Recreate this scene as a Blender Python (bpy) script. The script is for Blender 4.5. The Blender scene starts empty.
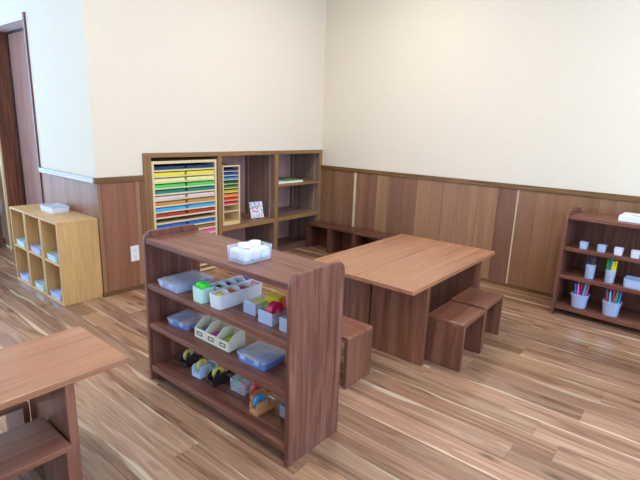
import bpy, bmesh, math, random
from mathutils import Vector, Matrix
random.seed(7)
SC = bpy.context.scene
COL = SC.collection
PI = math.pi

# ------------------------------------------------------------------ camera
cam_d = bpy.data.cameras.new('camera')
cam_d.sensor_fit = 'HORIZONTAL'; cam_d.sensor_width = 36.0
cam_d.lens = 469.5 / 640 * 36
cam_d.clip_start = 0.02
cam = bpy.data.objects.new('camera', cam_d); COL.objects.link(cam)
CAM = Vector((-4.1097, -3.3711, 1.3052))
yaw, pit, rol = 0.88717773, -0.2349022, 0.0361353
F_ = Vector((math.sin(yaw)*math.cos(pit), math.cos(yaw)*math.cos(pit), math.sin(pit)))
R0 = F_.cross(Vector((0, 0, 1))).normalized(); U0 = R0.cross(F_)
R_ = R0*math.cos(rol) + U0*math.sin(rol); U_ = U0*math.cos(rol) - R0*math.sin(rol)
cam.matrix_world = Matrix(((R_.x, U_.x, -F_.x, CAM.x), (R_.y, U_.y, -F_.y, CAM.y), (R_.z, U_.z, -F_.z, CAM.z), (0, 0, 0, 1)))
SC.camera = cam

# ------------------------------------------------------------------ world, exposure
EXPOSURE = 0.1
SKY = (0.43, 0.68, 1.0, 1); SKY_STRENGTH = 6.2
LAMP_W = 18.0; LAMP_COL = (1.0, 0.94, 0.85)
W = bpy.data.worlds.new('sky'); SC.world = W; W.use_nodes = True
bg = W.node_tree.nodes['Background']; bg.inputs[0].default_value = SKY; bg.inputs[1].default_value = SKY_STRENGTH
vs = SC.view_settings
vs.view_transform = 'Standard'; vs.look = 'None'; vs.exposure = EXPOSURE; vs.gamma = 1.0; vs.use_curve_mapping = False
SC.cycles.use_denoising = True
SC.cycles.max_bounces = 10; SC.cycles.diffuse_bounces = 6; SC.cycles.transparent_max_bounces = 16
SC.cycles.caustics_reflective = False; SC.cycles.caustics_refractive = False

# ------------------------------------------------------------------ materials
def lin(r, g, b):
    f = lambda c: (c/255/12.92) if c/255 <= 0.04045 else ((c/255+0.055)/1.055)**2.4
    return (f(r), f(g), f(b), 1.0)
MATS = {}
def plain(name, rgb, rough=0.5, alpha=1.0, metal=0.0, spec=0.5, noise=0.0, emit=None):
    if name in MATS: return MATS[name]
    m = bpy.data.materials.new(name); m.use_nodes = True; MATS[name] = m
    nt = m.node_tree; p = nt.nodes['Principled BSDF']
    c = lin(*rgb)
    p.inputs['Base Color'].default_value = c
    p.inputs['Roughness'].default_value = rough
    p.inputs['Metallic'].default_value = metal
    p.inputs['Specular IOR Level'].default_value = spec
    p.inputs['Alpha'].default_value = alpha
    # faint procedural unevenness so that no surface is perfectly uniform
    tc = nt.nodes.new('ShaderNodeTexCoord'); n = nt.nodes.new('ShaderNodeTexNoise'); n.inputs['Scale'].default_value = 22
    hs = nt.nodes.new('ShaderNodeHueSaturation'); mr = nt.nodes.new('ShaderNodeMapRange')
    mr.inputs['To Min'].default_value = 0.95 - noise; mr.inputs['To Max'].default_value = 1.05 + noise
    nt.links.new(tc.outputs['Object'], n.inputs['Vector']); nt.links.new(n.outputs['Fac'], mr.inputs['Value'])
    nt.links.new(mr.outputs['Result'], hs.inputs['Value']); hs.inputs['Color'].default_value = c
    nt.links.new(hs.outputs['Color'], p.inputs['Base Color'])
    return m
def wood(name, dark, mid, light, axis='x', pores=0.86, across=11.0, along=0.9, rough=0.42, rings=0.35, spec=0.5, bump=0.06, sap=None):
    """procedural timber; grain runs along the object axis given"""
    key = name + '_' + axis
    if key in MATS: return MATS[key]
    m = bpy.data.materials.new(key); m.use_nodes = True; MATS[key] = m
    nt = m.node_tree; N = nt.nodes.new; L = nt.links.new
    p = nt.nodes['Principled BSDF']
    tc = N('ShaderNodeTexCoord'); oi = N('ShaderNodeObjectInfo')
    mul = N('ShaderNodeMath'); mul.operation = 'MULTIPLY'; mul.inputs[1].default_value = 53.0
    L(oi.outputs['Random'], mul.inputs[0])
    off = N('ShaderNodeCombineXYZ'); L(mul.outputs[0], off.inputs[0]); L(mul.outputs[0], off.inputs[1]); L(mul.outputs[0], off.inputs[2])
    add = N('ShaderNodeVectorMath'); add.operation = 'ADD'
    L(tc.outputs['Object'], add.inputs[0]); L(off.outputs[0], add.inputs[1])
    def mapped(ac, al):
        v = N('ShaderNodeVectorMath'); v.operation = 'MULTIPLY'
        v.inputs[1].default_value = tuple(al if a == axis else ac for a in 'xyz')
        L(add.outputs[0], v.inputs[0]); return v.outputs[0]
    n1 = N('ShaderNodeTexNoise'); n1.inputs['Scale'].default_value = 1; n1.inputs['Detail'].default_value = 4; n1.inputs['Distortion'].default_value = 0.5
    L(mapped(across, along), n1.inputs['Vector'])
    # growth rings from the contour lines of the slow noise
    k = N('ShaderNodeMath'); k.operation = 'MULTIPLY'; k.inputs[1].default_value = 14.0; L(n1.outputs['Fac'], k.inputs[0])
    pp = N('ShaderNodeMath'); pp.operation = 'PINGPONG'; pp.inputs[1].default_value = 1.0; L(k.outputs[0], pp.inputs[0])
    mx = N('ShaderNodeMix'); mx.data_type = 'FLOAT'; mx.inputs[0].default_value = rings
    L(n1.outputs['Fac'], mx.inputs[2]); L(pp.outputs[0], mx.inputs[3])
    cr = N('ShaderNodeValToRGB'); e = cr.color_ramp.elements
    e[0].position = 0.28; e[0].color = lin(*dark); e[1].position = 0.74; e[1].color = lin(*light)
    em = cr.color_ramp.elements.new(0.5); em.color = lin(*mid)
    L(mx.outputs[0], cr.inputs[0])
    n2 = N('ShaderNodeTexNoise'); n2.inputs['Scale'].default_value = 1; n2.inputs['Detail'].default_value = 3
    L(mapped(150, 6), n2.inputs['Vector'])
    mr = N('ShaderNodeMapRange'); mr.inputs['From Min'].default_value = 0.3; mr.inputs['From Max'].default_value = 0.7
    mr.inputs['To Min'].default_value = pores; mr.inputs['To Max'].default_value = 1.08
    L(n2.outputs['Fac'], mr.inputs['Value'])
    m1 = N('ShaderNodeMix'); m1.data_type = 'RGBA'; m1.blend_type = 'MULTIPLY'; m1.inputs[0].default_value = 1
    L(cr.outputs[0], m1.inputs[6]); L(mr.outputs[0], m1.inputs[7])
    out = m1.outputs[2]
    if sap:                                   # pale sapwood wandering along one edge of a board
        sx = N('ShaderNodeSeparateXYZ'); L(tc.outputs['Object'], sx.inputs[0])
        n3 = N('ShaderNodeTexNoise'); n3.inputs['Scale'].default_value = 1; n3.inputs['Detail'].default_value = 1
        L(mapped(0.6, 2.2), n3.inputs['Vector'])
        w = N('ShaderNodeMath'); w.operation = 'MULTIPLY_ADD'; w.inputs[1].default_value = 0.11; w.inputs[2].default_value = 0.004
        L(n3.outputs['Fac'], w.inputs[0])
        s = N('ShaderNodeMath'); s.operation = 'ADD'; L(sx.outputs['X' if axis == 'y' else 'Y'], s.inputs[0]); L(w.outputs[0], s.inputs[1])
        g = N('ShaderNodeMapRange'); g.inputs['From Min'].default_value = 0.118; g.inputs['From Max'].default_value = 0.124
        L(s.outputs[0], g.inputs['Value'])
        m3 = N('ShaderNodeMix'); m3.data_type = 'RGBA'; L(g.outputs[0], m3.inputs[0]); L(out, m3.inputs[6])
        m3.inputs[7].default_value = lin(*sap); out = m3.outputs[2]
        # dark knots
        vo = N('ShaderNodeTexVoronoi'); vo.inputs['Scale'].default_value = 1
        L(mapped(7.0, 2.2), vo.inputs['Vector'])
        kn = N('ShaderNodeMapRange'); kn.inputs['From Min'].default_value = 0.03; kn.inputs['From Max'].default_value = 0.15
        kn.inputs['To Min'].default_value = 0.38; kn.inputs['To Max'].default_value = 1.0
        L(vo.outputs['Distance'], kn.inputs['Value'])
        m4 = N('ShaderNodeMix'); m4.data_type = 'RGBA'; m4.blend_type = 'MULTIPLY'; m4.inputs[0].default_value = 1
        L(out, m4.inputs[6]); L(kn.outputs[0], m4.inputs[7]); out = m4.outputs[2]
    m2 = N('ShaderNodeMix'); m2.data_type = 'RGBA'; m2.blend_type = 'MULTIPLY'; m2.inputs[0].default_value = 1
    L(out, m2.inputs[6]); L(oi.outputs['Color'], m2.inputs[7])
    L(m2.outputs[2], p.inputs['Base Color'])
    p.inputs['Roughness'].default_value = rough; p.inputs['Specular IOR Level'].default_value = spec
    bp = N('ShaderNodeBump'); bp.inputs['Strength'].default_value = bump; bp.inputs['Distance'].default_value = 0.002
    L(n2.outputs['Fac'], bp.inputs['Height']); L(bp.outputs[0], p.inputs['Normal'])
    return m
def plaster(name, rgb):
    m = bpy.data.materials.new(name); m.use_nodes = True
    nt = m.node_tree; N = nt.nodes.new; L = nt.links.new; p = nt.nodes['Principled BSDF']
    tc = N('ShaderNodeTexCoord'); v = N('ShaderNodeVectorMath'); v.operation = 'MULTIPLY'; v.inputs[1].default_value = (14, 14, 120)
    L(tc.outputs['Object'], v.inputs[0])
    n = N('ShaderNodeTexNoise'); n.inputs['Scale'].default_value = 1; n.inputs['Detail'].default_value = 3; L(v.outputs[0], n.inputs['Vector'])
    mr = N('ShaderNodeMapRange'); mr.inputs['To Min'].default_value = 0.96; mr.inputs['To Max'].default_value = 1.04; L(n.outputs['Fac'], mr.inputs['Value'])
    hs = N('ShaderNodeHueSaturation'); hs.inputs['Color'].default_value = lin(*rgb); L(mr.outputs[0], hs.inputs['Value'])
    L(hs.outputs[0], p.inputs['Base Color']); p.inputs['Roughness'].default_value = 0.85; p.inputs['Specular IOR Level'].default_value = 0.2
    b = N('ShaderNodeBump'); b.inputs['Strength'].default_value = 0.12; b.inputs['Distance'].default_value = 0.003
    L(n.outputs['Fac'], b.inputs['Height']); L(b.outputs[0], p.inputs['Normal'])
    return m
def glazing(name):
    m = bpy.data.materials.new(name); m.use_nodes = True; nt = m.node_tree
    nt.nodes.remove(nt.nodes['Principled BSDF'])
    t = nt.nodes.new('ShaderNodeBsdfTransparent'); g = nt.nodes.new('ShaderNodeBsdfGlossy'); g.inputs['Roughness'].default_value = 0.05
    x = nt.nodes.new('ShaderNodeMixShader'); x.inputs[0].default_value = 0.06
    nt.links.new(t.outputs[0], x.inputs[1]); nt.links.new(g.outputs[0], x.inputs[2])
    nt.links.new(x.outputs[0], nt.nodes['Material Output'].inputs[0]); return m

CREAM = plaster('plaster_cream', (235, 224, 206))
CEIL = plaster('ceiling_white', (240, 238, 232))
def furn(a): return wood('walnut_furniture', (90, 54, 44), (124, 78, 64), (150, 102, 86), a, spec=.35, pores=.72, across=44, along=2.2, rough=0.34, rings=0.10)
def table_wood(a): return wood('walnut_table', (152, 98, 68), (170, 116, 82), (184, 132, 98), a, spec=.5, across=13, along=.5, rough=0.27, rings=0.08)
def stool_wood(a): return wood('walnut_stool', (98, 60, 46), (128, 82, 64), (150, 102, 82), a, spec=.4, across=24, along=1.2, rough=0.30, rings=0.10)
def wains(a): return wood('wainscot_board', (130, 94, 68), (152, 114, 86), (168, 130, 102), a, across=9, along=.45, rough=0.42, rings=0.06)
def trim_wood(a): return wood('trim_oak', (84, 56, 28), (122, 86, 48), (146, 106, 62), a, across=40, rough=0.45)
def pine(a): return wood('pine_cubby', (200, 156, 100), (212, 170, 112), (222, 182, 124), a, across=9, along=.5, rough=0.45, rings=0.08)
def maple(a): return wood('maple_rack', (228, 202, 152), (240, 216, 170), (246, 226, 186), a, across=14, rough=0.45, rings=0.15)
FLOORW = wood('floor_board', (120, 82, 62), (172, 130, 102), (198, 160, 130), 'y', pores=.78, across=15, along=.75, rough=0.22, rings=0.16, sap=(208, 180, 150))
FLOORB = wood('floor_bed', (120, 82, 62), (172, 130, 102), (198, 160, 130), 'y', across=15, along=.55, rough=0.22, rings=0.12)
CLEAR = plain('clear_plastic', (222, 232, 248), 0.12, alpha=0.30)
CLEARB = plain('clear_blue_plastic', (206, 223, 255), 0.12, alpha=0.52)
BLUET = plain('blue_tub_plastic', (132, 178, 248), 0.15, alpha=0.6)
FROST = plain('frosted_plastic', (238, 241, 252), 0.25, alpha=0.88)
WHITE = plain('white_plastic', (240, 242, 246), 0.35)
DARK = plain('dark_plastic', (52, 40, 42), 0.3)

# ------------------------------------------------------------------ mesh helpers
def box(bm, x0, x1, y0, y1, z0, z1):
    x0, x1 = sorted((x0, x1)); y0, y1 = sorted((y0, y1)); z0, z1 = sorted((z0, z1))
    v = [bm.verts.new((x, y, z)) for z in (z0, z1) for y in (y0, y1) for x in (x0, x1)]
    for q in ((0, 2, 3, 1), (4, 5, 7, 6), (0, 1, 5, 4), (2, 6, 7, 3), (0, 4, 6, 2), (1, 3, 7, 5)):
        bm.faces.new([v[i] for i in q])
    return bm
def BX(x0, x1, y0, y1, z0, z1, bev=0.0, seg=2):
    bm = bmesh.new(); box(bm, x0, x1, y0, y1, z0, z1)
    if bev: bmesh.ops.bevel(bm, geom=list(bm.edges), offset=bev, segments=seg, profile=0.5, affect='EDGES')
    return bm
def PRISM(poly, axis, a, b, bev=0.0):
    """polygon extruded along an axis from a to b; poly is in the two other axes (y,z)/(x,z)/(x,y)"""
    bm = bmesh.new()
    def mk(p, t): return {'x': (t, p[0], p[1]), 'y': (p[0], t, p[1]), 'z': (p[0], p[1], t)}[axis]
    A = [bm.verts.new(mk(p, a)) for p in poly]; B = [bm.verts.new(mk(p, b)) for p in poly]
    n = len(poly)
    f1 = bm.faces.new(A); f2 = bm.faces.new(B[::-1])
    for i in range(n): bm.faces.new((A[i], B[i], B[(i+1) % n], A[(i+1) % n]))
    bmesh.ops.recalc_face_normals(bm, faces=bm.faces)
    if bev: bmesh.ops.bevel(bm, geom=list(f1.edges) + list(f2.edges), offset=bev, segments=2, profile=0.5, affect='EDGES')
    return bm
def rpoly(x0, x1, y0, y1, rs, seg=5):
    """rounded rectangle; rs = radii for corners (x0y0, x1y0, x1y1, x0y1)"""
    pts = []
    for (cx, cy, sx, sy, a0), r in zip(((x0, y0, 1, 1, PI), (x1, y0, -1, 1, 1.5*PI), (x1, y1, -1, -1, 0), (x0, y1, 1, -1, 0.5*PI)), rs):
        if r <= 0: pts.append((cx, cy)); continue
        for i in range(seg+1):
            a = a0 + i/seg*PI/2
            pts.append((cx + sx*r + r*math.cos(a), cy + sy*r + r*math.sin(a)))
    return pts
def TUB(wx, wy, h, t=0.003, r=0.008, taper=1.0, cx=0, cy=0, z=0, floor_t=None):
    """open tub with rounded corners, base at z"""
    bm = bmesh.new(); ft = floor_t or t
    def loop(sx, sy, zz, rr):
        return [bm.verts.new((cx+p[0], cy+p[1], zz)) for p in rpoly(-sx/2, sx/2, -sy/2, sy/2, (rr,)*4, 4)]
    bx_, by_ = wx*taper, wy*taper
    L = [loop(bx_, by_, z, r), loop(wx, wy, z+h, r), loop(wx-2*t, wy-2*t, z+h, max(r-t, .001)), loop(bx_-2*t, by_-2*t, z+ft, max(r-t, .001))]
    n = len(L[0])
    for a, b in zip(L, L[1:]):
        for i in range(n): bm.faces.new((a[i], a[(i+1) % n], b[(i+1) % n], b[i]))
    bm.faces.new(L[0][::-1]); bm.faces.new(L[-1])
    bmesh.ops.recalc_face_normals(bm, faces=bm.faces); return bm
def LATHE(prof, seg=20, axis='z', c=(0, 0, 0), cap=True):
    """profile [(radius, height)] turned about an axis"""
    bm = bmesh.new(); loops = []
    for r, h in prof:
        lp = []
        for i in range(seg):
            a = 2*PI*i/seg; u, v = r*math.cos(a), r*math.sin(a)
            q = {'z': (u, v, h), 'y': (u, h, v), 'x': (h, u, v)}[axis]
            lp.append(bm.verts.new((q[0]+c[0], q[1]+c[1], q[2]+c[2])))
        loops.append(lp)
    for a, b in zip(loops, loops[1:]):
        for i in range(seg): bm.faces.new((a[i], a[(i+1) % seg], b[(i+1) % seg], b[i]))
    if cap: bm.faces.new(loops[0][::-1]); bm.faces.new(loops[-1])
    else:
        a, b = loops[-1], loops[0]
        for i in range(seg): bm.faces.new((a[i], a[(i+1) % seg], b[(i+1) % seg], b[i]))
    bmesh.ops.recalc_face_normals(bm, faces=bm.faces); return bm
def BLOB(rx, ry, rz, c=(0, 0, 0), jit=0.12, sub=2, seed=0):
    bm = bmesh.new(); bmesh.ops.create_icosphere(bm, subdivisions=sub, radius=1)
    rn = random.Random(seed)
    for v in bm.verts:
        k = 1 + rn.uniform(-jit, jit); v.co = Vector((v.co.x*rx*k+c[0], v.co.y*ry*k+c[1], v.co.z*rz*k+c[2]))
    return bm
def mesh_of(name, bm, mat, smooth=False):
    me = bpy.data.meshes.new(name); bm.to_mesh(me); bm.free()
    if mat: me.materials.append(mat)
    if smooth:
        for f in me.polygons: f.use_smooth = True
        try: me.set_sharp_from_angle(angle=0.7)
        except Exception: pass
    return me
def obj(name, bm, mat, parent=None, smooth=False, tint=None, label=None):
    me = bm if isinstance(bm, bpy.types.Mesh) else mesh_of(name, bm, mat, smooth)
    o = bpy.data.objects.new(name, me); COL.objects.link(o)
    if parent: o.parent = parent
    if tint: o.color = (*tint, 1)
    if label: o['label'] = label
    return o
def thing(name, label, cat, loc=(0, 0, 0), rz=0, group=None):
    o = bpy.data.objects.new(name, None); COL.objects.link(o)
    o.empty_display_size = 0.05; o.location = loc; o.rotation_euler = (0, 0, rz)
    return tag(o, label, cat, group)
def tag(o, label, cat, group=None):
    o['label'] = label; o['category'] = cat
    if group: o['group'] = group
    return o
def struct(name, bm, mat, label=None):
    o = obj(name, bm, mat); o['kind'] = 'structure'
    if label: o['label'] = label
    return o
def copy_tree(o, parent=None):
    c = o.copy(); COL.objects.link(c)
    if parent: c.parent = parent
    for ch in [x for x in o.children]: copy_tree(ch, c)
    return c
def T(v): return (v, v, v)

# ================================================================== THE SETTING
XL = -2.534          # plane of the wall with the door
XW, YN, YF, HC = -6.4, -5.2, 3.3, 2.8
CAPZ0, CAPZ1 = 0.858, 0.9
NX0, NZ, ND = -2.165, 1.067, 0.43     # niche of the built-in shelf

# floor bed and its boards
floor = struct('floor', BX(XW-.15, .15, YN-.15, YF+.15, -.12, -.004), FLOORB)
PW = 0.1285
def proj(x, y, z=0):
    d = Vector((x, y, z)) - CAM; zz = d.dot(F_)
    if zz < 0.15: return None
    return 320 + 469.5*d.dot(R_)/zz, 240 - 469.5*d.dot(U_)/zz
plank_mesh = {}
npl = 0
for k in range(-2, 40):
    x1 = -0.002 - PW*k + 0.0; xc = -0.0615 - PW*k
    if xc > -0.03 or xc < XW: continue
    rn = random.Random(k*31+5)
    y = YN + rn.uniform(0, 0.9)
    # board ends that show in the photograph
    if abs(xc+3.14) < .065: y = -1.916-1.25*3
    if abs(xc+2.22) < .065: y = -2.922-1.25*2
    if abs(xc+1.76) < .065: y = -3.10-1.25*2
    while y < YF:
        ln = rn.choice((0.95, 1.25, 1.55)) if abs(xc+3.14) > .065 and abs(xc+2.22) > .065 and abs(xc+1.76) > .065 else 1.25
        ye = min(y+ln, YF)
        vis = False
        for fy in (y, (y+ye)/2, ye):
            q = proj(xc, fy)
            if q and -60 < q[0] < 700 and 120 < q[1] < 540: vis = True
        if xc > XL and y > 0.4: vis = False
        if vis and ye-y > .05:
            lk = round(ye-y, 3)
            if lk not in plank_mesh:
                plank_mesh[lk] = mesh_of('plank', BX(-PW/2+.0004, PW/2-.0004, -lk/2+.0004, lk/2-.0004, -.014, 0, .0004, 1), FLOORW)
            o = obj('plank', plank_mesh[lk], None, floor)
            o.location = (xc, (y+ye)/2, 0)
            if rn.random() < .5: o.rotation_euler.z = PI
            t = rn.uniform(.74, 1.10); o.color = (t*rn.uniform(.97, 1.03), t, t*rn.uniform(.95, 1.06), 1)
            npl += 1
        y = ye
print('floor planks', npl)

ceiling = struct('ceiling', BX(XW-.15, .15, YN-.15, YF+.15, HC, HC+.12), CEIL)
wr = struct('wall_right', BX(0, .15, YN, YF, 0, HC), CREAM)
bm = bmesh.new()
box(bm, -2.36, 0, 0, .5, NZ, HC)
box(bm, -2.36, NX0, 0, .5, 0, NZ)
box(bm, NX0, 0, ND+.012, .5, 0, NZ)
wb = struct('wall_back', bm, CREAM)
DY0, DY1, DZ, DX = 0.985, 1.888, 2.072, -2.375      # door opening
bm = bmesh.new()
box(bm, XL, -2.36, 0, DY0, 0, HC); box(bm, XL, -2.36, DY0, DY1, DZ, HC); box(bm, XL, -2.36, DY1, YF, 0, HC)
wl = struct('wall_left', bm, CREAM)
# far walls with the windows that light the room (out of frame)
def window_wall(name, along, pos, a0, a1, openings, n0, sill=0.75, head=2.25):
    bm = bmesh.new(); cur = a0; out = 0.15 if pos > 0 else -0.15
    def bb(u0, u1, z0, z1):
        if along == 'x': box(bm, u0, u1, pos, pos+out, z0, z1)
        else: box(bm, pos, pos+out, u0, u1, z0, z1)
    for (o0, o1) in openings:
        bb(cur, o0, 0, HC); bb(o0, o1, 0, sill); bb(o0, o1, head, HC); cur = o1
    bb(cur, a1, 0, HC)
    w = struct(name, bm, CREAM)
    for i, (o0, o1) in enumerate(openings):
        fb = bmesh.new(); t = .04
        def fx(u0, u1, z0, z1, d0=.3, d1=.7):
            if along == 'x': box(fb, u0, u1, pos+out*d0, pos+out*d1, z0, z1)
            else: box(fb, pos+out*d0, pos+out*d1, u0, u1, z0, z1)
        mid = (o0+o1)/2
        fx(o0, o0+t, sill, head); fx(o1-t, o1, sill, head); fx(mid-t/2, mid+t/2, sill, head); fx(o0+t, o1-t, sill, sill+t); fx(o0+t, o1-t, head-t, head)
        wf = struct('window_%d' % (n0+i), fb, plain('window_frame', (225, 225, 222), .4))
        for (p0, p1) in ((o0+t, mid-t/2), (mid+t/2, o1-t)):
            gb = bmesh.new()
            if along == 'x': box(gb, p0, p1, pos+out*.48, pos+out*.52, sill+t, head-t)
            else: box(gb, pos+out*.48, pos+out*.52, p0, p1, sill+t, head-t)
            obj('pane', gb, GLZ, wf)
        ld = bpy.data.lights.new('window_portal', 'AREA'); ld.shape = 'RECTANGLE'; ld.size = o1-o0; ld.size_y = head-sill
        ld.cycles.is_portal = True
        lo = bpy.data.objects.new('window_portal', ld); COL.objects.link(lo)
        c = (o0+o1)/2; zc = (sill+head)/2
        if along == 'x': lo.location = (c, pos+out, zc); lo.rotation_euler = (-PI/2 if pos > 0 else PI/2, 0, 0)
        else: lo.location = (pos+out, c, zc); lo.rotation_euler = (PI/2, 0, PI/2 if pos > 0 else -PI/2)
GLZ = glazing('window_glass')
window_wall('wall_far', 'x', YF, XW, XL, [(-6.1, -4.6), (-4.4, -2.9)], 1, .1, 2.65)
window_wall('wall_behind', 'x', YN, XW, 0, [(-5.6, -3.4), (-3.0, -.8)], 4, .3, 2.55)
window_wall('wall_window_side', 'y', XW, YN, YF, [(.1, 1.5), (1.7, 3.1)], 6, .3, 2.6)

# ceiling lamps (out of frame): flat panels with a housing
i = 0
for lx, ly, nm in ((-1.3, -1.3, 'over the joined tables'), (-3.5, -1.3, 'over the low display shelf'), (-1.3, -3.6, 'over the open floor by the pen shelf'), (-3.5, -3.6, 'over the floor before the display shelf')):
    t = thing('ceiling_lamp', 'flat white ceiling lamp ' + nm, 'lamp', (lx, ly, HC))
    obj('housing', BX(-.62, .62, -.16, .16, -.035, 0, .006), WHITE, t)
    ld = bpy.data.lights.new('lamp_light', 'AREA'); ld.shape = 'RECTANGLE'; ld.size = 1.15; ld.size_y = .26
    ld.energy = LAMP_W; ld.color = LAMP_COL
    lo = bpy.data.objects.new('lamp_light', ld); COL.objects.link(lo); lo.parent = t; lo.location = (0, 0, -.04)

# --- wainscot, right wall: boards one by one
edges = [0, .47, .502, .611, .76, .892, 1.219, 1.365, 1.491, 1.646, 1.82, 1.997, 2.155, 2.168, 2.31, 2.456, 2.613, 2.765, 2.93, 3.10, 3.29, 3.46, 3.62]
tone = [(.95, .9, .9), (1.75, 1.75, 1.7), (.98, .86, .92), (.82, .7, .68), (1.05, 1.02, .92), (.84, .72, .76), (1.16, 1.08, .98), (1.06, .96, .88), (1.12, 1.02, .95), (1.18, 1.1, 1.02), (1.14, 1.05, .95), (.70, .56, .60), (1.9, 1.8, 1.6), (.88, .76, .74), (.98, .88, .82), (.96, .86, .76), (.92, .84, .76), (.95, .86, .78), (.9, .82, .74), (1.0, .9, .82), (.88, .8, .74), (.95, .86, .78)]
for a, b, t in zip(edges, edges[1:], tone):
    o = obj('plank', BX(-.012, 0, -(b-a)/2+.0004, (b-a)/2-.0004, 0.03, CAPZ0, .0008, 1), wains('z') if t[0] < 1.5 else maple('z'), wr, tint=t if t[0] < 1.5 else (.80, .80, .86))
    o.location = (0, -(a+b)/2, 0)
o = obj('plank', BX(-.012, 0, YN, -3.621, .03, CAPZ0), wains('z'), wr)
tr = struct('trim_1', BX(-.022, 0, YN, -.001, CAPZ0, CAPZ1, .004), trim_wood('y'))
struct('baseboard_right', BX(-.018, 0, YN, -.001, 0, .03, .003), trim_wood('y'))
# light sapwood lips where the plaster meets the corner of the built-in shelf
# --- wainscot, back wall left of the shelf
for x0, x1, t in ((XL-.003, XL+.028, (1.0, .96, .8)), (XL+.028, -2.245, (.88, .66, .64)), (-2.245, -2.205, (1.1, 1.05, .95)), (-2.205, NX0, (.72, .6, .6))):
    o = obj('plank', BX(-(x1-x0)/2+.0008, (x1-x0)/2-.0008, -.012, 0, .03, CAPZ0, .0012, 1), wains('z'), wb, tint=t)
    o.location = ((x0+x1)/2, 0, 0)
struct('trim_2', BX(XL-.018, NX0-.001, -.02, 0, CAPZ0, CAPZ1, .004), trim_wood('x'))
struct('baseboard_back', BX(XL-.014, NX0-.001, -.018, 0, 0, .03, .003), trim_wood('x'))
# --- wainscot, wall with the door
for y0, y1, t in ((0.0, .34, (1.0, .82, .84)), (.34, .375, (1.45, 1.35, 1.2)), (.375, .51, (1.06, .9, .9)), (.51, .53, (1.35, 1.25, 1.15)), (.53, .78, (1.1, .92, .92)), (.78, .965, (1.15, .96, .92))):
    o = obj('plank', BX(-.003, 0, -(y1-y0)/2+.0008, (y1-y0)/2-.0008, .03, CAPZ0, .0012, 1), wains('z'), wl, tint=t)
    o.location = (XL, (y0+y1)/2, 0)
o = obj('plank', BX(-.003, 0, DY1+.05, YF, .03, CAPZ0), wains('z'), wl); o.location = (XL, 0, 0)
struct('trim_3', BX(XL-.02, XL, 0.0, .963, CAPZ0, CAPZ1, .004), wood('trim_gloss', (130, 108, 92), (160, 136, 118), (176, 152, 134), 'y', across=40, rough=.14, spec=.8))  # gloss cap, its colour also lightened for the windows' reflection
# --- the door in its deep opening
d = struct('door_1', BX(DX, DX+.035, DY0, DY1, 0, DZ), wood('door_veneer', (170, 128, 118), (186, 144, 134), (198, 156, 146), 'z', across=9, rough=.12, rings=.08, spec=.9))
obj('jamb', BX(XL+.004, DX, DY1-.012, DY1, 0, DZ-.012), furn('z'), d, tint=(1.05, 1.0, .85))
obj('jamb', BX(XL+.004, DX, DY0, DY0+.012, 0, DZ-.012), furn('z'), d)
obj('head_jamb', BX(XL+.004, DX, DY0, DY1, DZ-.012, DZ), plain('white_paint', (225, 225, 232), .35), d)
obj('casing', BX(XL-.014, XL+.004, DY0-.022, DY0+.012, 0, DZ+.03, .003), furn('z'), d, tint=(.9, .72, .85))
obj('casing', BX(XL-.014, XL+.004, DY1-.012, DY1+.03, 0, DZ+.03, .003), maple('z'), d, tint=(.9, .85, .8))
obj('door_dark_strip', BX(DX-.012, DX, DY1-.03, DY1-.012, 0, DZ-.012), DARK, d)  # dark strip along the corner of door and jamb
obj('door_dark_strip', BX(DX-.010, DX, DY0+.012, DY1-.03, DZ-.03, DZ-.012), DARK, d)  # dark strip under the head

# ================================================================== BUILT-IN SHELF (in the niche)
bs = thing('built_in_shelf', 'brown wooden built-in shelf set into the cream wall', 'shelf', (0, 0, 0))
fr = trim_wood
B = lambda n, a, m, t=None: obj(n, a, m, bs, tint=t)
EDGE = wood('shelf_inner', (112, 88, 78), (140, 112, 100), (156, 128, 114), 'x', across=22, rough=.5, rings=.1)
EDZ = wood('shelf_inner', (112, 88, 78), (140, 112, 100), (156, 128, 114), 'z', across=22, rough=.5, rings=.1)
BAND = lambda a: wood('shelf_edge_band', (134, 98, 60), (162, 122, 76), (178, 138, 90), a, across=30, rough=.45, rings=.1)
B('top_board', BX(NX0, -.0015, -.010, ND, NZ-.037, NZ, .001, 1), EDGE)
obj('edge_band', BX(NX0, -.0015, -.016, -.0101, NZ-.037, NZ, .001, 1), BAND('x'), bs.children[-1], tint=(.85, .82, .82))
SHZ = 0.383
for nm, x0, x1 in (('side_post', NX0, -2.10), ('side_post', -.047, -.0015), ('divider', -1.45, -1.408), ('divider', -.744, -.692)):
    q = B(nm, BX(x0, x1, -.008, ND, 0, NZ-.038, .001, 1), EDZ)
    obj('edge_band', BX(x0, x1, -.014, -.0081, 0, NZ-.038, .001, 1), BAND('z'), q, tint=(.82, .80, .84) if x0 < -2 else (.92, .9, .92))
for x0, x1, z0, z1 in ((-1.407, -.745, SHZ-.042, SHZ), (-.691, -.048, SHZ-.042, SHZ), (-.691, -.048, .70, .73)):
    q = B('shelf_board', BX(x0, x1, -.004, ND, z0, z1, .001, 1), EDGE)
    obj('edge_band', BX(x0, x1, -.012, -.0041, z0, z1, .001, 1), BAND('x'), q)
B('base_board', BX(-1.407, -.745, 0, ND, .0, .012), EDGE, (.8, .8, .75))
B('base_board', BX(-.691, -.048, 0, ND, .0, .012), EDGE, (.8, .8, .75))
for x0, x1, t in ((-2.1, -1.45, (.8, .8, .8)), (-1.408, -.744, (1.12, .98, .98)), (-.692, -.047, (1.12, .98, .98))):
    B('back_panel', BX(x0, x1, ND, ND+.011, 0.0, NZ-.038), wood('shelf_back', (172, 134, 126), (190, 152, 144), (202, 164, 156), 'z', across=12, rough=.55, rings=.1), t)  # panel colour raised to stand in for frontal window light
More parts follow.
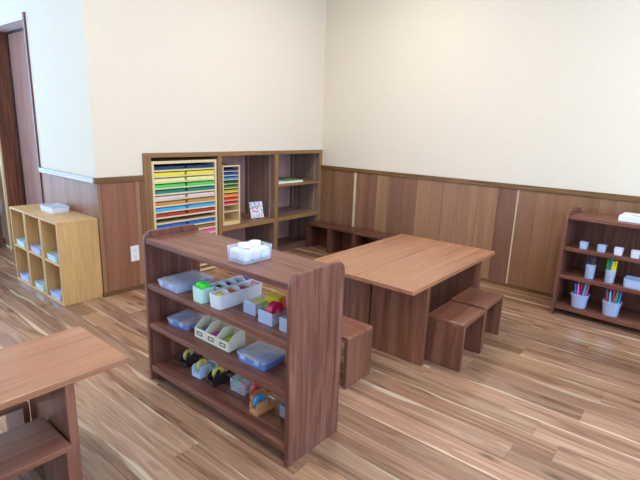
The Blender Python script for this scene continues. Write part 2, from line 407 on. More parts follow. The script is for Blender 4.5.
ALU = plain('shelf_standard_metal', (188, 168, 150), .4, metal=.3)
for x in (-.0475, -.7445):
    B('shelf_standard', BX(x-.003, x, .05, .065, SHZ, NZ-.04), ALU)
    B('shelf_standard', BX(x-.003, x, ND-.06, ND-.045, SHZ, NZ-.04), ALU)

# large paper rack
RX0, RX1, RZ1 = -2.09, -1.458, 1.0
rk = thing('paper_rack', 'tall pale wooden rack with thin slots of coloured paper', 'rack', (RX0, .0, .0006))
RW = RX1-RX0; RD = .40
obj('side_panel', BX(0, .02, 0, RD, 0, RZ1, .001), maple('z'), rk)
obj('side_panel', BX(RW-.02, RW, 0, RD, 0, RZ1, .001), maple('z'), rk)
obj('top_panel', BX(.02, RW-.02, 0, RD, RZ1-.022, RZ1, .001), maple('x'), rk)
obj('back_panel', BX(.02, RW-.02, RD-.01, RD, 0, RZ1-.022), maple('z'), rk, tint=(.8, .75, .7))
PITCH = .0478; nslot = 20
slotm = mesh_of('slot_shelf', BX(.02, RW-.02, .0, RD-.01, -.013, 0, .001, 1), maple('x'))
papers = [('navy blue', (34, 66, 104)), ('bright yellow', (240, 228, 60)), ('pale lemon', (238, 244, 160)), ('fresh green', (72, 214, 98)), ('teal', (18, 134, 122)), ('pale pink', (228, 208, 220)), ('tan orange', (200, 148, 88)), ('sky blue', (70, 176, 244)), ('brick red', (176, 62, 54)), ('warm grey', (150, 136, 122)), ('strong blue', (22, 110, 206)), ('ochre brown', (150, 112, 60)), ('hot pink', (244, 100, 190)), ('crimson', (214, 30, 70)), ('white', (225, 222, 215)), ('pale green', (170, 220, 160))]
PG = 'coloured paper stacks in the tall rack'
for s_ in range(nslot):
    zb = RZ1-.022-PITCH*(s_+1)
    if zb < .02: break
    o = obj('slot_shelf', slotm, None, rk); o.location = (0, 0, zb)
    if s_ < len(papers):
        nm, c = papers[s_]
        m = plain('paper_' + nm.replace(' ', '_'), c, .7)
        h = .024 if s_ not in (9,) else .006
        for q, (a, b) in enumerate(((.024, RW/2-.012), (RW/2+.012, RW-.024))):
            p = obj('paper_stack', BX(0, b-a, .0, .30, 0, h, .0008, 1), m)
            p.location = (RX0+a, .005, zb+.0016)
            tag(p, 'stack of %s paper in the tall rack, the half %s the small rack' % (nm, ('away from', 'next to')[q]), 'paper', PG)

# small paper rack in the middle compartment
SRX, SRW, SRD, SRH = -1.375, .205, .30, .555
sr = thing('small_paper_rack', 'small narrow pale wooden rack with slots of coloured paper', 'rack', (SRX, .02, SHZ+.0006))
obj('side_panel', BX(0, .012, 0, SRD, .03, SRH, .001), maple('z'), sr)
obj('side_panel', BX(SRW-.012, SRW, 0, SRD, .03, SRH, .001), maple('z'), sr)
obj('top_panel', BX(.012, SRW-.012, 0, SRD, SRH-.012, SRH, .001), maple('x'), sr)
obj('base_panel', BX(0, SRW, 0, SRD, 0, .03, .002), maple('x'), sr, tint=(1.05, .98, .8))
obj('back_panel', BX(.012, SRW-.012, SRD-.008, SRD, .03, SRH-.012), maple('z'), sr, tint=(.95, .92, .9))
cs = [('navy', (30, 52, 110)), ('mid blue', (30, 90, 180)), ('azure', (60, 150, 220)), ('dark green', (30, 92, 60)), ('leaf green', (60, 140, 50)), ('olive yellow', (200, 180, 40)), ('orange', (240, 130, 40)), ('vermilion', (235, 70, 40)), ('rose red', (225, 50, 90)), (None, None), (None, None)]
zz = SRH-.012
sm_ = mesh_of('slot_shelf', BX(.012, SRW-.012, 0, SRD-.008, -.006, 0), maple('x'))
for k, (nm, c) in enumerate(cs):
    zz -= .0385 if k < 9 else .066
    if k < 10:
        o = obj('slot_shelf', sm_, None, sr); o.location = (0, 0, zz)
        zs = zz
    else: zs = .03
    if nm:
        p = obj('paper_stack', BX(0, SRW-.03, 0, .26, 0, .017, .0008, 1), plain('paper_s_' + nm.replace(' ', '_'), c, .7))
        p.location = (SRX+.015, .028, SHZ+zs+.0012); tag(p, 'stack of %s paper in the small narrow rack' % nm, 'paper', 'paper stacks in the small rack')

# picture card on a little stand
cdx, cdy = -.895, .085
cd = thing('card_stand', 'small wooden stand holding up the picture card', 'stand', (cdx, cdy, SHZ+.0006), math.radians(-8))
obj('foot', BX(-.05, -.038, -.02, .05, 0, .010, .002), pine('y'), cd)
obj('foot', BX(.038, .05, -.02, .05, 0, .010, .002), pine('y'), cd)
obj('stop', BX(-.055, -.03, -.024, -.018, 0, .022, .002), pine('x'), cd)
obj('stop', BX(.03, .055, -.024, -.018, 0, .022, .002), pine('x'), cd)
obj('crossbar', BX(-.05, .05, .035, .045, .008, .10, .002), pine('x'), cd)
def blotch(name):
    m = bpy.data.materials.new(name); m.use_nodes = True; nt = m.node_tree; N = nt.nodes.new; L = nt.links.new
    p = nt.nodes['Principled BSDF']; tc = N('ShaderNodeTexCoord')
    v = N('ShaderNodeTexVoronoi'); v.inputs['Scale'].default_value = 62; L(tc.outputs['Object'], v.inputs['Vector'])
    sp = N('ShaderNodeSeparateColor'); L(v.outputs['Color'], sp.inputs[0])
    cr = N('ShaderNodeValToRGB'); cr.color_ramp.interpolation = 'CONSTANT'; e = cr.color_ramp.elements
    e[0].position = 0; e[0].color = lin(235, 238, 248); e[1].position = .5; e[1].color = lin(226, 110, 170)
    for po, c in ((.62, (120, 190, 235)), (.74, (240, 170, 190)), (.86, (250, 250, 250)), (.93, (150, 210, 150))):
        cr.color_ramp.elements.new(po).color = lin(*c)
    L(sp.outputs[0], cr.inputs[0]); L(cr.outputs[0], p.inputs['Base Color']); p.inputs['Roughness'].default_value = .4
    return m
card = obj('picture_card', BX(-.078, .078, -.002, .002, 0, .165, .001, 1), blotch('card_print'))
card.location = (cdx+.002, cdy-.012, SHZ+.011); card.rotation_euler = (math.radians(-14), 0, math.radians(-8))
tag(card, 'white card printed with pink and blue blots, leaning on a stand', 'card')
# picture book lying on the upper right shelf board
bk = thing('picture_book', 'flat picture book with green and blue cover on the short shelf board', 'book', (-.485, .100, .7306), math.radians(-2))
obj('pages', BX(-.178, .178, -.103, .103, .002, .022), plain('page_white', (238, 236, 228), .7), bk)
cv = obj('cover', BX(-.18, .18, -.105, .105, .022, .024), plain('cover_green', (120, 178, 80), .4), bk)
obj('cover_print', BX(-.10, .03, .0, .105, .024, .0246), plain('cover_blue', (70, 84, 200), .4), cv)
obj('cover_print', BX(-.18, -.10, -.105, .105, .024, .0246), plain('cover_white', (235, 235, 240), .4), cv)
obj('back_cover', BX(-.18, .18, -.105, .105, 0, .002), plain('cover_white', (235, 235, 240), .4), bk)

# ================================================================== TABLES
TH, TL, TD, TT = 0.5, 1.185, 0.376, .024
def make_table(name, label, loc, i0=.025, i1=.025, group=None, rx=.95):
    t = thing(name, label, 'table', loc, 0, group)
    obj('tabletop', PRISM(rpoly(0, TL, 0, TD, (.008,)*4, 3), 'z', TH-TT, TH, .003), table_wood('x'), t)
    for x in (.185, rx): obj('leg_panel', BX(x, x+.03, i0, TD-i1, 0, TH-TT-.0005, .003), stool_wood('z'), t, tint=(1.02, .98, .9))
    obj('stretcher', BX(.2155, rx-.0005, TD/2-.012, TD/2+.012, TH-.12, TH-TT-.001, .002), stool_wood('x'), t)
    return t
make_table('low_table', 'low wooden table of the joined pair, the one with two stools pushed under it', (-2.02, -2.304, 0), .008, .006)
make_table('low_table', 'low wooden table of the joined pair, the one beside the stools along the wall', (-2.02, -1.9265, 0), .006, .008)
make_table('low_table', 'low wooden table standing alone before the open floor and cubby units', (-3.358-TL, -1.912, 0), .008, .02, rx=.97)

# ================================================================== STOOLS
SW, SD, SH, ST = .318, .225, .284, .022
def make_stool():
    t = thing('stool', '', 'stool')
    obj('seat', PRISM(rpoly(0, SW, SH-ST, SH, (0, 0, .013, .013), 5), 'y', 0, SD, .002), stool_wood('x'), t)
    for x in (0, SW-ST):
        l = obj('leg_panel', BX(x, x+ST, 0, SD, .004, SH-ST-.0003, .002), stool_wood('z'), t)
        for y in (.03, SD-.03):
            g = obj('floor_pad', LATHE([(.008, 0), (.008, .0045)], 10, c=(x+ST/2, y, 0)), plain('felt_blue_grey', (120, 130, 175), .8), l)
    return t
proto = make_stool(); first = [True]
def stool(label, x, y, rz=0, group=None):
    if first[0]: s = proto; first[0] = False
    else: s = copy_tree(proto)
    s.location = (x, y, 0); s.rotation_euler = (0, 0, rz); tag(s, label, 'stool', group)
    k = random.uniform(.92, 1.08)
    for c in s.children: c.color = (k, k*.98, k*.96, 1)
    return s
GS = 'small wooden box stools'
stool('small wooden stool pushed under the joined tables, farther from the wall boards', -1.748, -2.487, 0, GS)
stool('small wooden stool pushed under the joined tables, nearer the wall boards', -1.392, -2.474, math.radians(.4), GS)
stool('small wooden stool at the end of the joined tables, beside the display shelf', -2.105, -2.126, PI/2, GS)
for k in range(5):
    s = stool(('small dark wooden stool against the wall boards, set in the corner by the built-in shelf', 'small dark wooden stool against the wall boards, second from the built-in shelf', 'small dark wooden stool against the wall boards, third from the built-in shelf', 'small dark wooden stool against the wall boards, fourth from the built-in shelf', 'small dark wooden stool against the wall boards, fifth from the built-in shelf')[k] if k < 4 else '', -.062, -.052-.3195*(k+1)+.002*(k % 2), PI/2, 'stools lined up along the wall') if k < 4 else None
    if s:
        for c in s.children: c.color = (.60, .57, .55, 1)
        obj('back_panel', BX(ST+.0003, SW-ST-.0003, .001, .012, .006, SH-ST-.0006), stool_wood('x'), s, tint=(.60, .57, .55))  # added back, closing the opening so that its inside reads dark
stool('small wooden stool under the lone table, against its leg panel', -3.5785-SW, -1.94, 0, GS)
stool('small wooden stool on the far side of the lone table', -3.580-SW, -1.575, 0, GS)

# ================================================================== DISPLAY SHELVES
DL, DD, DH, DT = .993, .319, .788, .022
SZ = (.085, .315, .525, .755)
def make_display(label, loc, rz, back=False):
    """origin at the front foot; x into the shelf, -y along it"""
    t = thing('display_shelf', label, 'shelf', loc, rz)
    for y0 in (-DT, -DL):
        obj('end_panel', PRISM(rpoly(0, DD, 0, DH, (0, 0, .045, .045), 6), 'y', y0, y0+DT, .003), furn('z'), t)
    for k, z in enumerate(SZ):
        obj('shelf_board', BX(.004, DD-.004, -DL+DT+.0005, -DT-.0005, z-(.026 if k else .034), z, .003), furn('y'), t, tint=(1.05, 1.03, 1.0))
    if back: obj('back_panel', BX(DD-.0035, DD-.0005, -DL+DT+.0005, -DT-.0005, SZ[0]-.034, SZ[3]-.0005), furn('z'), t)
    return t
DX0, DY = -2.941, -1.304
make_display('freestanding wooden display shelf with rounded ends, laden with craft boxes and tape dispensers', (DX0, DY, 0), 0)
RSX, RSY, RSA = -.407, -2.624, math.radians(-3.2)
make_display('low wooden shelf against the wall boards holding buckets of pens', (RSX, RSY, 0), RSA, True)
make_display('dark wooden shelf with rounded end standing past the door', (-2.875, 3.06, 0), 0)
def RS(lx, ly):            # point on the pen shelf: lx into the shelf, ly along it from the left end
    c, s = math.cos(RSA), math.sin(RSA)
    return RSX + lx*c + ly*s, RSY + lx*s - ly*c

# ------------------------------------------------ things on the display shelf
EPS = .0006
ztop, z2, z3, z4 = (SZ[k]+EPS for k in (3, 2, 1, 0))
# tray of cotton balls on top
cx, cy = -2.817, -1.940
t = thing('cotton_tray', 'clear plastic tray of white cotton on top of the display shelf', 'tray', (cx, cy, ztop), 0)
obj('tub', TUB(.165, .115, .062, .003, .012, .94), CLEAR, t)
COT = plain('cotton_white', (248, 249, 252), .9)
for k in range(8):
    b_ = obj('cotton_ball', BX(-.0235, .0235, -.0235, .0235, -.025, .022, .012, 3), COT, smooth=True)
    b_.location = (cx-.050+.050*(k % 3), cy+(-.0252 if k < 3 else .0252), ztop+.031) if k < 6 else (cx-.028+.052*(k-6), cy, ztop+.0685)
    if k > 5: b_.scale.z = .42; b_.location.z = ztop+.0662
    b_.rotation_euler = (.10*math.sin(k*2.1), .10*math.cos(k*1.7), 0 if k < 6 else .5*k)
    tag(b_, 'white cotton ball heaped in the clear tray', 'cotton ball', 'cotton balls in the clear tray')
# flat lidded cases
def case(label, x, y, z, wx, wy, h, body, rz=0):
    t = thing('flat_case', label, 'case', (x, y, z), rz)
    obj('tub', TUB(wx, wy, h*.7, .003, .010, .95), body, t)
    l = obj('lid', PRISM(rpoly(-wx/2-.003, wx/2+.003, -wy/2-.003, wy/2+.003, (.012,)*4, 4), 'z', h*.7+.0005, h, .002), CLEAR, t)
    obj('lid_rim', PRISM(rpoly(-wx/2+.012, wx/2-.012, -wy/2+.012, wy/2-.012, (.01,)*4, 4), 'z', h, h+.002, 0), CLEAR, l)
    for s in (-1, 1): obj('latch', BX(-wx/2-.007, -wx/2-.003, s*wy*.25-.014, s*wy*.25+.014, h*.45, h*.95, .001), CLEARB, t)
    return t
def flat(name, x, y, z, wx, wy, h, rgb, label, cat, group=None, rz=0):
    o = obj(name, BX(-wx/2, wx/2, -wy/2, wy/2, 0, h, min(.002, h/4), 1), plain('c_%d_%d_%d' % rgb, rgb, .6)); o.location = (x, y, z); o.rotation_euler.z = rz
    return tag(o, label, cat, group)
case('large flat translucent blue case lying beside the mint box', -2.815, -1.475, z2, .215, .165, .038, CLEARB)
flat('paper_pad', -2.815, -1.475, z2+.004, .19, .14, .018, (150, 180, 230), 'pale blue paper inside the large flat case', 'paper')
case('flat clear case with blue and red paper beside the cream bins', -2.805, -1.46, z3, .135, .15, .036, BLUET, math.radians(6))
flat('paper_pad', -2.808, -1.422, z3+.005, .085, .05, .016, (70, 120, 225), 'blue paper inside the flat case by the cream bins', 'paper')
flat('paper_pad', -2.803, -1.490, z3+.005, .095, .055, .018, (240, 130, 110), 'coral paper inside the flat case by the cream bins', 'paper')
case('flat clear case with orange and blue paper, next to the shelf end', -2.815, -2.015, z3, .14, .165, .042, BLUET, math.radians(2))
flat('paper_pad', -2.818, -1.976, z3+.005, .10, .06, .02, (240, 190, 160), 'peach paper inside the case next to the shelf end', 'paper')
flat('paper_pad', -2.82, -2.05, z3+.004, .10, .07, .02, (50, 110, 220), 'strong blue paper inside the case next to the shelf end', 'paper')
# mint box with a green sponge
t = thing('mint_box', 'small mint green plastic box with a bright green block on top', 'box', (-2.885, -1.705, z2))
obj('tub', TUB(.07, .074, .068, .003, .010, .95), plain('mint_plastic', (196, 240, 228), .3), t)
o = obj('green_block', BX(-.018, .018, -.030, .030, 0, .05, .006), plain('bright_green', (70, 235, 60), .5)); o.location = (-2.885, -1.705, z2+.0355)
tag(o, 'bright green block standing out of the mint box', 'block')
# white divided organisers
def organiser(label, x0, x1, y0, y1, items):
    n = len(items); t = thing('divided_tray', label, 'tray', ((x0+x1)/2, (y0+y1)/2, z2))
    wx, wy, h = x1-x0, y1-y0, .064
    obj('tub', TUB(wx, wy, h, .004, .014, .96), FROST, t)
    for k in range(1, n):
        x = -wx/2 + wx*k/n; pts = [(-wy/2+.004, .004)] + [(wy/2-.004, .004)]
        for i in range(9):
            a = i/8; pts.append((wy/2-.004-(wy-.008)*a, h-.006+.016*math.sin(PI*a)))
        obj('partition', PRISM(pts, 'x', x-.0015, x+.0015), FROST, t)
    for k, it in enumerate(items):
        if not it: continue
        nm, rgb = it
        o = obj('craft_piece', BLOB(wx/n*.37, wy*.34, .028, jit=.08, sub=2, seed=k), plain('c_%d_%d_%d' % rgb, rgb, .6))
        o.location = ((x0+x1)/2 - wx/2 + wx*(k+.5)/n, (y0+y1)/2, z2+.036)
        tag(o, '%s craft stuff heaped in a cell of the %s' % (nm, 'front divided tray' if items is OR1 else 'rear divided tray'), 'craft supply')
OR1 = [('lemon yellow', (244, 226, 40)), ('orange', (250, 110, 50)), ('cherry red', (205, 50, 90)), ('rose pink', (240, 160, 205))]
OR2 = [('bottle green', (20, 90, 80)), ('navy', (30, 50, 130)), ('turquoise', (40, 170, 195)), ('violet', (70, 50, 175))]
organiser('white divided tray with yellow, orange and pink bits in its cells', -2.915, -2.655, -1.855, -1.778, OR1)
organiser('white divided tray with green, navy and turquoise bits in its cells', -2.845, -2.630, -1.772, -1.690, OR2)
# clear bins with rolls
def bin_(label, x, y, wx, wy, h):
    t = thing('clear_bin', label, 'box', (x, y, z2)); obj('tub', TUB(wx, wy, h, .0025, .004, .97), CLEAR, t)
    obj('front_plate', BX(-wx/2-.004, -wx/2-.001, -wy/2, wy/2, 0, h+.004, .001), CLEARB, t); return t
bin_('small clear bin with a pale yellow pad beside the divided trays', -2.795, -1.972, .10, .075, .052)
flat('paper_pad', -2.80, -1.972, z2+.003, .07, .055, .045, (240, 240, 150), 'pale yellow pad standing in the small clear bin', 'paper')
bin_('small clear bin holding a crimson roll', -2.825, -2.095, .095, .080, .052)
def roll(label, x, y, z, r, w, rgb, axis='y', hole=.35):
    o = obj('tape_roll', LATHE([(r*hole, -w/2), (r, -w/2), (r, w/2), (r*hole, w/2)], 24, axis, cap=False), plain('c_%d_%d_%d' % rgb, rgb, .45), smooth=True)
    o.location = (x, y, z); return tag(o, label, 'roll')
roll('crimson roll standing in a clear bin', -2.824, -2.100, z2+.047, .037, .030, (222, 30, 90))
bin_('small clear bin with a beige block next to the shelf end', -2.825, -2.215, .095, .080, .052)
flat('felt_block', -2.815, -2.212, z2+.004, .05, .055, .075, (236, 196, 168), 'beige felt block standing in a clear bin', 'block')
flat('felt_block', -2.745, -2.025, z2, .06, .075, .075, (236, 210, 40), 'yellow felt block standing behind the clear bins', 'block', rz=.2)
flat('felt_block', -2.79, -2.03, z2, .02, .04, .045, (150, 230, 80), 'lime green slip standing beside the yellow block', 'block')
t = thing('pink_box', 'small pink open box behind the clear bins', 'box', (-2.705, -2.130, z2), .1)
obj('tub', TUB(.085, .10, .085, .004, .012, .95), plain('pink_plastic', (250, 140, 215), .35), t)
o = obj('red_bundle', BLOB(.032, .038, .022, jit=.08, seed=4), plain('c_red', (224, 34, 60), .6)); o.location = (-2.705, -2.130, z2+.072)
tag(o, 'red bundle filling the pink open box', 'craft supply')
# cream bins with slanted sides
CREAMB = plain('cream_board', (236, 228, 206), .6)
for k, (nm, rgb) in enumerate((('grey blue', (110, 130, 150)), ('magenta', (215, 50, 150)), ('lime', (180, 200, 60)))):
    wy = .081; y1 = -1.612 - k*.0835; x0 = -2.872; wx = .10; hf, hb, tt = .048, .085, .004
    t = thing('cream_bin', 'cream board bin with slanted sides and a label holder, holding %s bits' % nm, 'box', (x0, y1, z3), 0)
    obj('front_board', BX(0, tt, -wy, 0, 0, hf, .0008, 1), CREAMB, t)
    obj('back_board', BX(wx-tt, wx, -wy, 0, 0, hb, .0008, 1), CREAMB, t)
    for y in (0, -wy+tt): obj('side_board', PRISM([(tt+.0003, 0), (wx-tt-.0003, 0), (wx-tt-.0003, hb), (tt+.045, hb), (tt+.0003, hf)], 'y', y-tt, y), CREAMB, t)
    obj('bottom_board', BX(tt+.0003, wx-tt-.0003, -wy+tt+.0003, -tt-.0003, 0, .004), CREAMB, t)
    lb = bmesh.new()
    for (a, b, c, d_) in ((-.058, -.024, .016, .0195), (-.058, -.024, .0305, .034), (-.061, -.0575, .016, .034), (-.0245, -.021, .016, .034)): box(lb, -.002, -.0002, a, b, c, d_)
    h = obj('label_holder', lb, plain('dark_metal', (58, 50, 46), .4), t)
    o = obj('craft_piece', BLOB(.031, .028, .020, jit=.12, seed=20+k), plain('c_%d_%d_%d' % rgb, rgb, .6)); o.location = (x0+wx*.47, y1-wy/2, z3+.028)
    tag(o, '%s bits lying in a cream board bin' % nm, 'craft supply')
# tape dispensers on the bottom board
def dispenser(label, x, y, rz, mat, tape_rgb, tape_label, L=.115, Wd=.048, H=.062):
    """wedge body, long axis along x, tape at the front (-x)"""
    t = thing('tape_dispenser', label, 'tape dispenser', (x, y, z4), rz)
    prof = [(-L*.5, 0), (L*.5, 0), (L*.5, H*.62), (L*.42, H*.70), (L*.30, H*.42), (L*.12, H*.40), (L*.06, H*.95), (-L*.42, H*.95), (-L*.5, H*.72)]
    for s in (-1, 1): obj('side_plate', PRISM(prof, 'y', s*Wd/2-.004 if s > 0 else -Wd/2, s*Wd/2 if s > 0 else -Wd/2+.004, .001), mat, t)
    obj('base', BX(-L*.5, L*.5, -Wd/2+.0045, Wd/2-.0045, 0, H*.36, .002), mat, t)
    obj('cutter', BX(L*.40, L*.5, -Wd/2+.0045, Wd/2-.0045, H*.37, H*.62), plain('steel_blade', (190, 190, 195), .3, metal=.8), t)
    r = obj('tape_roll', LATHE([(.017, -.0065), (.030, -.0065), (.030, .0065), (.017, .0065)], 22, 'y', cap=False), plain('c_%d_%d_%d' % tape_rgb, tape_rgb, .35), smooth=True)
    c, s = math.cos(rz), math.sin(rz); r.location = (x - L*.18*c, y - L*.18*s, z4+H*.36+.0305); r.rotation_euler.z = rz
    tag(r, tape_label, 'roll')
dispenser('black tape dispenser nearest the shelf end with the outlet behind', -2.785, -1.455, math.radians(8), DARK, (214, 196, 120), 'yellowish tape roll in the black dispenser beside the blue one')
dispenser('pale blue tape dispenser on the bottom board', -2.80, -1.592, math.radians(4), plain('pale_blue_plastic', (200, 222, 255), .3), (226, 200, 90), 'yellow tape roll in the pale blue dispenser', .12, .06)
dispenser('black tape dispenser between the pale blue one and the clear box', -2.79, -1.715, math.radians(-6), DARK, (220, 206, 90), 'yellow tape roll in the black dispenser by the clear box', .14, .052)
t = thing('clear_box', 'clear box of red and green tape rolls on the bottom board', 'box', (-2.765, -1.845, z4), math.radians(4))
obj('tub', TUB(.10, .095, .058, .0025, .004, .97), CLEAR, t)
obj('lid', BX(-.05, .05, -.0475, .0475, .0585, .062, .001, 1), CLEAR, t)
for k, (nm, rgb, dx, dy) in enumerate((('pink red', (226, 70, 90), -.018, -.021), ('orange', (232, 140, 90), .018, -.018), ('green', (110, 190, 110), -.016, .024), ('red', (205, 60, 70), .022, .024))):
    roll('%s tape roll inside the clear box' % nm, -2.765+dx, -1.845+dy, z4+.029, .024, .022, rgb, 'x', .5)
WD = lambda a: wood('beech_dispenser', (200, 140, 88), (218, 160, 106), (230, 176, 122), a, across=9, rough=.45, rings=.15)
dispenser('wooden tape dispenser with a red tape roll', -2.765, -1.962, math.radians(-14), WD('x'), (220, 50, 80), 'red tape roll in the wooden dispenser', .10, .042)
dispenser('wooden tape dispenser with a bright blue tape roll', -2.825, -2.035, math.radians(-4), WD('x'), (50, 160, 235), 'bright blue tape roll in the wooden dispenser', .112, .048)
t = thing('clear_box', 'clear box of dark blue things beside the wooden dispensers', 'box', (-2.765, -2.165, z4))
obj('tub', TUB(.09, .095, .055, .0025, .004, .97), CLEARB, t)
for k in range(2): roll('dark blue roll inside the clear box by the shelf end', -2.765, -2.185+.045*k, z4+.028, .023, .02, (30, 60, 120), 'x', .5)['group'] = 'dark blue rolls'

# ================================================================== THINGS ON THE PEN SHELF
x, y = RS(.17, .475)
t = thing('white_book', 'thick white book lying on top of the pen shelf', 'book', (x, y, SZ[3]+EPS), RSA)
obj('pages', BX(-.10, .10, -.157, .157, .003, .036), plain('page_white', (238, 236, 228), .7), t)
cv = obj('cover', BX(-.104, .104, -.16, .16, .036, .039, .001, 1), plain('cover_plain_white', (244, 243, 240), .4), t)
obj('back_cover', BX(-.104, .104, -.16, .16, 0, .003, .001, 1), plain('cover_plain_white', (244, 243, 240), .4), t)
obj('spine', BX(-.104, -.1005, -.16, .16, .003, .036), plain('cover_plain_white', (244, 243, 240), .4), t)
sq = bmesh.new()
for a, b, c, d_ in ((-.045, -.030, .02, .07), (-.03, -.018, .06, .10), (-.055, -.045, -.01, .03)): box(sq, a, b, c, d_, .039, .0394)
obj('cover_print', sq, DARK, cv)
for k, (ly, m) in enumerate(((.138, 'with a teal base'), (.252, 'second from the shelf end'), (.355, 'third from the shelf end'), (.455, 'fourth from the shelf end'))):
    x, y = RS(.055, ly)
    t = thing('small_cup', 'small clear square cup on the pen shelf, ' + (m if k else 'next to the shelf end'), 'cup', (x, y, SZ[2]+EPS), RSA, 'small clear cups on the pen shelf')
    obj('tub', TUB(.058, .054, .048, .003, .010, .88), FROST if k > 1 else CLEARB, t)
    rgb = ((120, 200, 190), (130, 190, 215), (215, 205, 240), (210, 215, 240))[k]
    o = obj('craft_piece', TUB(.046, .044, .03, .012, .010, .9), plain('c_%d_%d_%d' % rgb, rgb, .5)); o.location = (x, y, SZ[2]+.004); o.rotation_euler.z = RSA
    tag(o, ('teal', 'pale blue', 'lilac', 'pale lavender')[k] + ' insert inside a small clear cup', 'craft supply')
def pen_mesh(L, r, col, nm):
    return mesh_of('pen', LATHE([(r*.25, 0), (r, .012), (r, L*.72), (r*.8, L*.73), (r*.8, L*.97), (r*.3, L)], 8), plain('pen_' + nm, col, .35), True)
def pens(px, py, z, rad, specs, Ls, r, where, group, rim_h=.1):
    n = len(specs); cache = {}
    for k, (nm, col) in enumerate(specs):
        if nm not in cache: cache[nm] = pen_mesh(Ls, r, col, nm.replace(' ', '_'))
        o = obj('pen', cache[nm], None)
        inner = k % 3 == 0
        a = 2*PI*k/n + .4; f0, f1 = (.12, .30) if inner else (.50, .80)
        f1 = f0 + (f1-f0)*Ls/rim_h                     # the pens fan outwards from the foot, clear of the rim
        d_ = Vector(((f1-f0)*rad*math.cos(a), (f1-f0)*rad*math.sin(a), Ls))
        o.location = (px+f0*rad*math.cos(a), py+f0*rad*math.sin(a), z+.006 + .005*(k % 4)); o.rotation_mode = 'QUATERNION'
        o.rotation_quaternion = Vector((0, 0, 1)).rotation_difference(d_)
        tag(o, '%s pen standing in %s' % (nm, where), 'pen', group)
x, y = RS(.075, .200)
t = thing('pen_glass', 'clear tumbler of dark brushes on the pen shelf', 'cup', (x, y, SZ[1]+EPS), RSA)
obj('tub', TUB(.066, .066, .105, .003, .030, .9), CLEARB, t)
pens(x, y, SZ[1], .028, [('black', (40, 34, 40)), ('dark purple', (64, 44, 84)), ('black', (40, 34, 40)), ('dark blue', (50, 60, 110)), ('maroon', (90, 40, 60)), ('black', (40, 34, 40)), ('dark purple', (64, 44, 84)), ('cream tipped', (200, 170, 150))], .157, .0055, 'the tumbler of dark brushes', 'brushes in the clear tumbler')
x, y = RS(.072, .328)
t = thing('pen_glass', 'clear tumbler of yellow and green sticks on the pen shelf', 'cup', (x, y, SZ[1]+EPS), RSA)
obj('tub', TUB(.066, .066, .095, .003, .030, .9), CLEARB, t)
pens(x, y, SZ[1], .03, [('yellow', (250, 226, 30)), ('yellow', (250, 226, 30)), ('green', (40, 160, 70)), ('blue', (40, 150, 225)), ('yellow', (250, 226, 30)), ('yellow', (250, 226, 30)), ('green', (40, 160, 70)), ('yellow', (250, 226, 30))], 0.155, .0095, 'the tumbler of yellow sticks', 'sticks in the yellow tumbler')
x, y = RS(.085, .49)
t = thing('clear_box', 'long clear blue open box on the pen shelf', 'box', (x, y, SZ[1]+EPS), RSA)
obj('tub', TUB(.12, .15, .058, .003, .018, .94), CLEARB, t)
flat('craft_piece', x, y, SZ[1]+.004, .09, .11, .02, (190, 215, 245), 'pale blue paper inside the long open box', 'paper', rz=RSA)
PB = plain('pale_blue_bucket', (190, 208, 246), .35, alpha=.74)
cols = [('hot pink', (250, 60, 150)), ('green', (60, 160, 70)), ('purple', (110, 60, 170)), ('tan', (205, 170, 120)), ('blue', (40, 110, 220)), ('magenta', (235, 90, 220)), ('red', (214, 40, 50)), ('cyan', (60, 190, 220)), ('hot pink', (250, 60, 150)), ('teal', (30, 140, 120)), ('blue', (40, 110, 220)), ('yellow', (235, 210, 60)), ('magenta', (235, 90, 220))]
for k, (ly, w) in enumerate(((.165, 'the bucket next to the shelf end'), (.37, 'the bucket farther from the shelf end'))):
    x, y = RS(.075, ly)
    t = thing('pen_bucket', 'pale blue plastic bucket full of coloured pens, ' + ('next to the shelf end' if k == 0 else 'farther from the shelf end'), 'bucket', (x, y, SZ[0]+EPS), RSA)
    obj('tub', TUB(.118, .112, .098, .003, .04, .84), PB, t)
    obj('rim', TUB(.124, .118, .010, .0075, .043, 1.0, z=.090), PB, t)
    pens(x, y, SZ[0], .050, cols[k*2:]+cols[:k*2], .172, .0068, w, 'pens in ' + w)

# ================================================================== CUBBY UNITS BY THE DOOR WALL
CW, CD, CH, CT = .291, .2855, .606, .016
def make_cubby(label, y):
    t = thing('cubby_unit', label, 'shelf', (-2.8245, y, 0))
    for y0 in (0, CW-CT): obj('side_panel', BX(0, CD, y0, y0+CT, 0, CH, .001, 1), pine('z'), t)
    obj('top_panel', BX(0, CD, CT+.0003, CW-CT-.0003, CH-CT, CH, .001, 1), pine('y'), t)
    obj('bottom_panel', BX(0, CD, CT+.0003, CW-CT-.0003, 0, CT, .001, 1), pine('y'), t)
    obj('middle_shelf', BX(.002, CD-.01, CT+.0003, CW-CT-.0003, .288, .288+CT, .001, 1), pine('y'), t)
    obj('back_panel', BX(CD-.008, CD, CT+.0003, CW-CT-.0003, CT, CH-CT), pine('z'), t)
    for zz in (.0, CH-CT):
        for q in range(7): obj('finger_joint', BX(.012+q*.038, .028+q*.038, -.0006, .004, zz+.002, zz+CT-.002), pine('y'), t, tint=(.86, .82, .74))
    return t
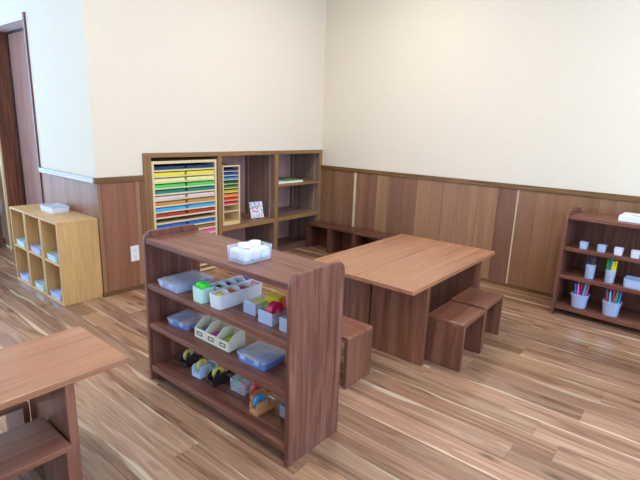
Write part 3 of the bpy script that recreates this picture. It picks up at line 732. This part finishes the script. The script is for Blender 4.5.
for k, lb in enumerate(('pale pine cubby unit with two openings, nearest the outlet', 'pale pine cubby unit with two openings, in the middle of the three', 'pale pine cubby unit with two openings, nearest the door')):
    y = .005 + k*.2965
    make_cubby(lb, y)
    for lv, z in enumerate((CT, .288+CT)):
        w = ('nearest the outlet', 'in the middle', 'nearest the door')[k]
        tr_ = thing('letter_tray', 'shallow pale blue tray in the %s opening of the cubby unit %s' % (('lower', 'upper')[lv], w), 'tray', (-2.715, y+CW/2+.02, z+EPS), random.uniform(-.04, .04))
        obj('tub', TUB(.205, .175, .042, .004, .010, .96), plain('tray_%d' % ((k+lv) % 2), ((176, 196, 248), (186, 226, 236))[(k+lv) % 2], .3), tr_)
        obj('paper_sheets', BX(-.09, .09, -.075, .075, .005, .03), plain('tray_paper', (215, 225, 250), .6), tr_)
# clear container on the cubby tops
t = thing('clear_box', 'low clear lidded box of white and teal pieces on the cubby units', 'box', (-2.645, .47, CH+EPS), 0)
obj('tub', TUB(.13, .235, .042, .003, .012, .95), FROST, t)
obj('lid', PRISM(rpoly(-.067, .067, -.12, .12, (.014,)*4, 4), 'z', .0425, .048, .001), CLEAR, t)
flat('craft_piece', -2.645, .41, CH+.004, .09, .08, .03, (90, 190, 190), 'teal piece inside the clear box on the cubby units', 'craft supply')
flat('craft_piece', -2.645, .52, CH+.004, .09, .10, .028, (240, 245, 250), 'white piece inside the clear box on the cubby units', 'craft supply')

# ================================================================== WALL OUTLET
t = thing('wall_outlet', 'white wall outlet plate on the brown wainscot', 'outlet', (-2.278, -.0125, .297))
obj('plate', BX(-.035, .035, -.007, 0, -.062, .062, .003), WHITE, t)
for z in (-.025, .025):
    s = obj('socket_insert', BX(-.014, .014, -.0085, -.0068, z-.012, z+.012, .001, 1), plain('socket_white', (236, 238, 242), .4), t)
    sb = bmesh.new(); box(sb, -.006, -.004, -.0089, -.0084, z-.006, z+.006); box(sb, .004, .006, -.0089, -.0084, z-.006, z+.006)
    obj('slot_holes', sb, plain('slot_grey', (150, 150, 152), .5), s)
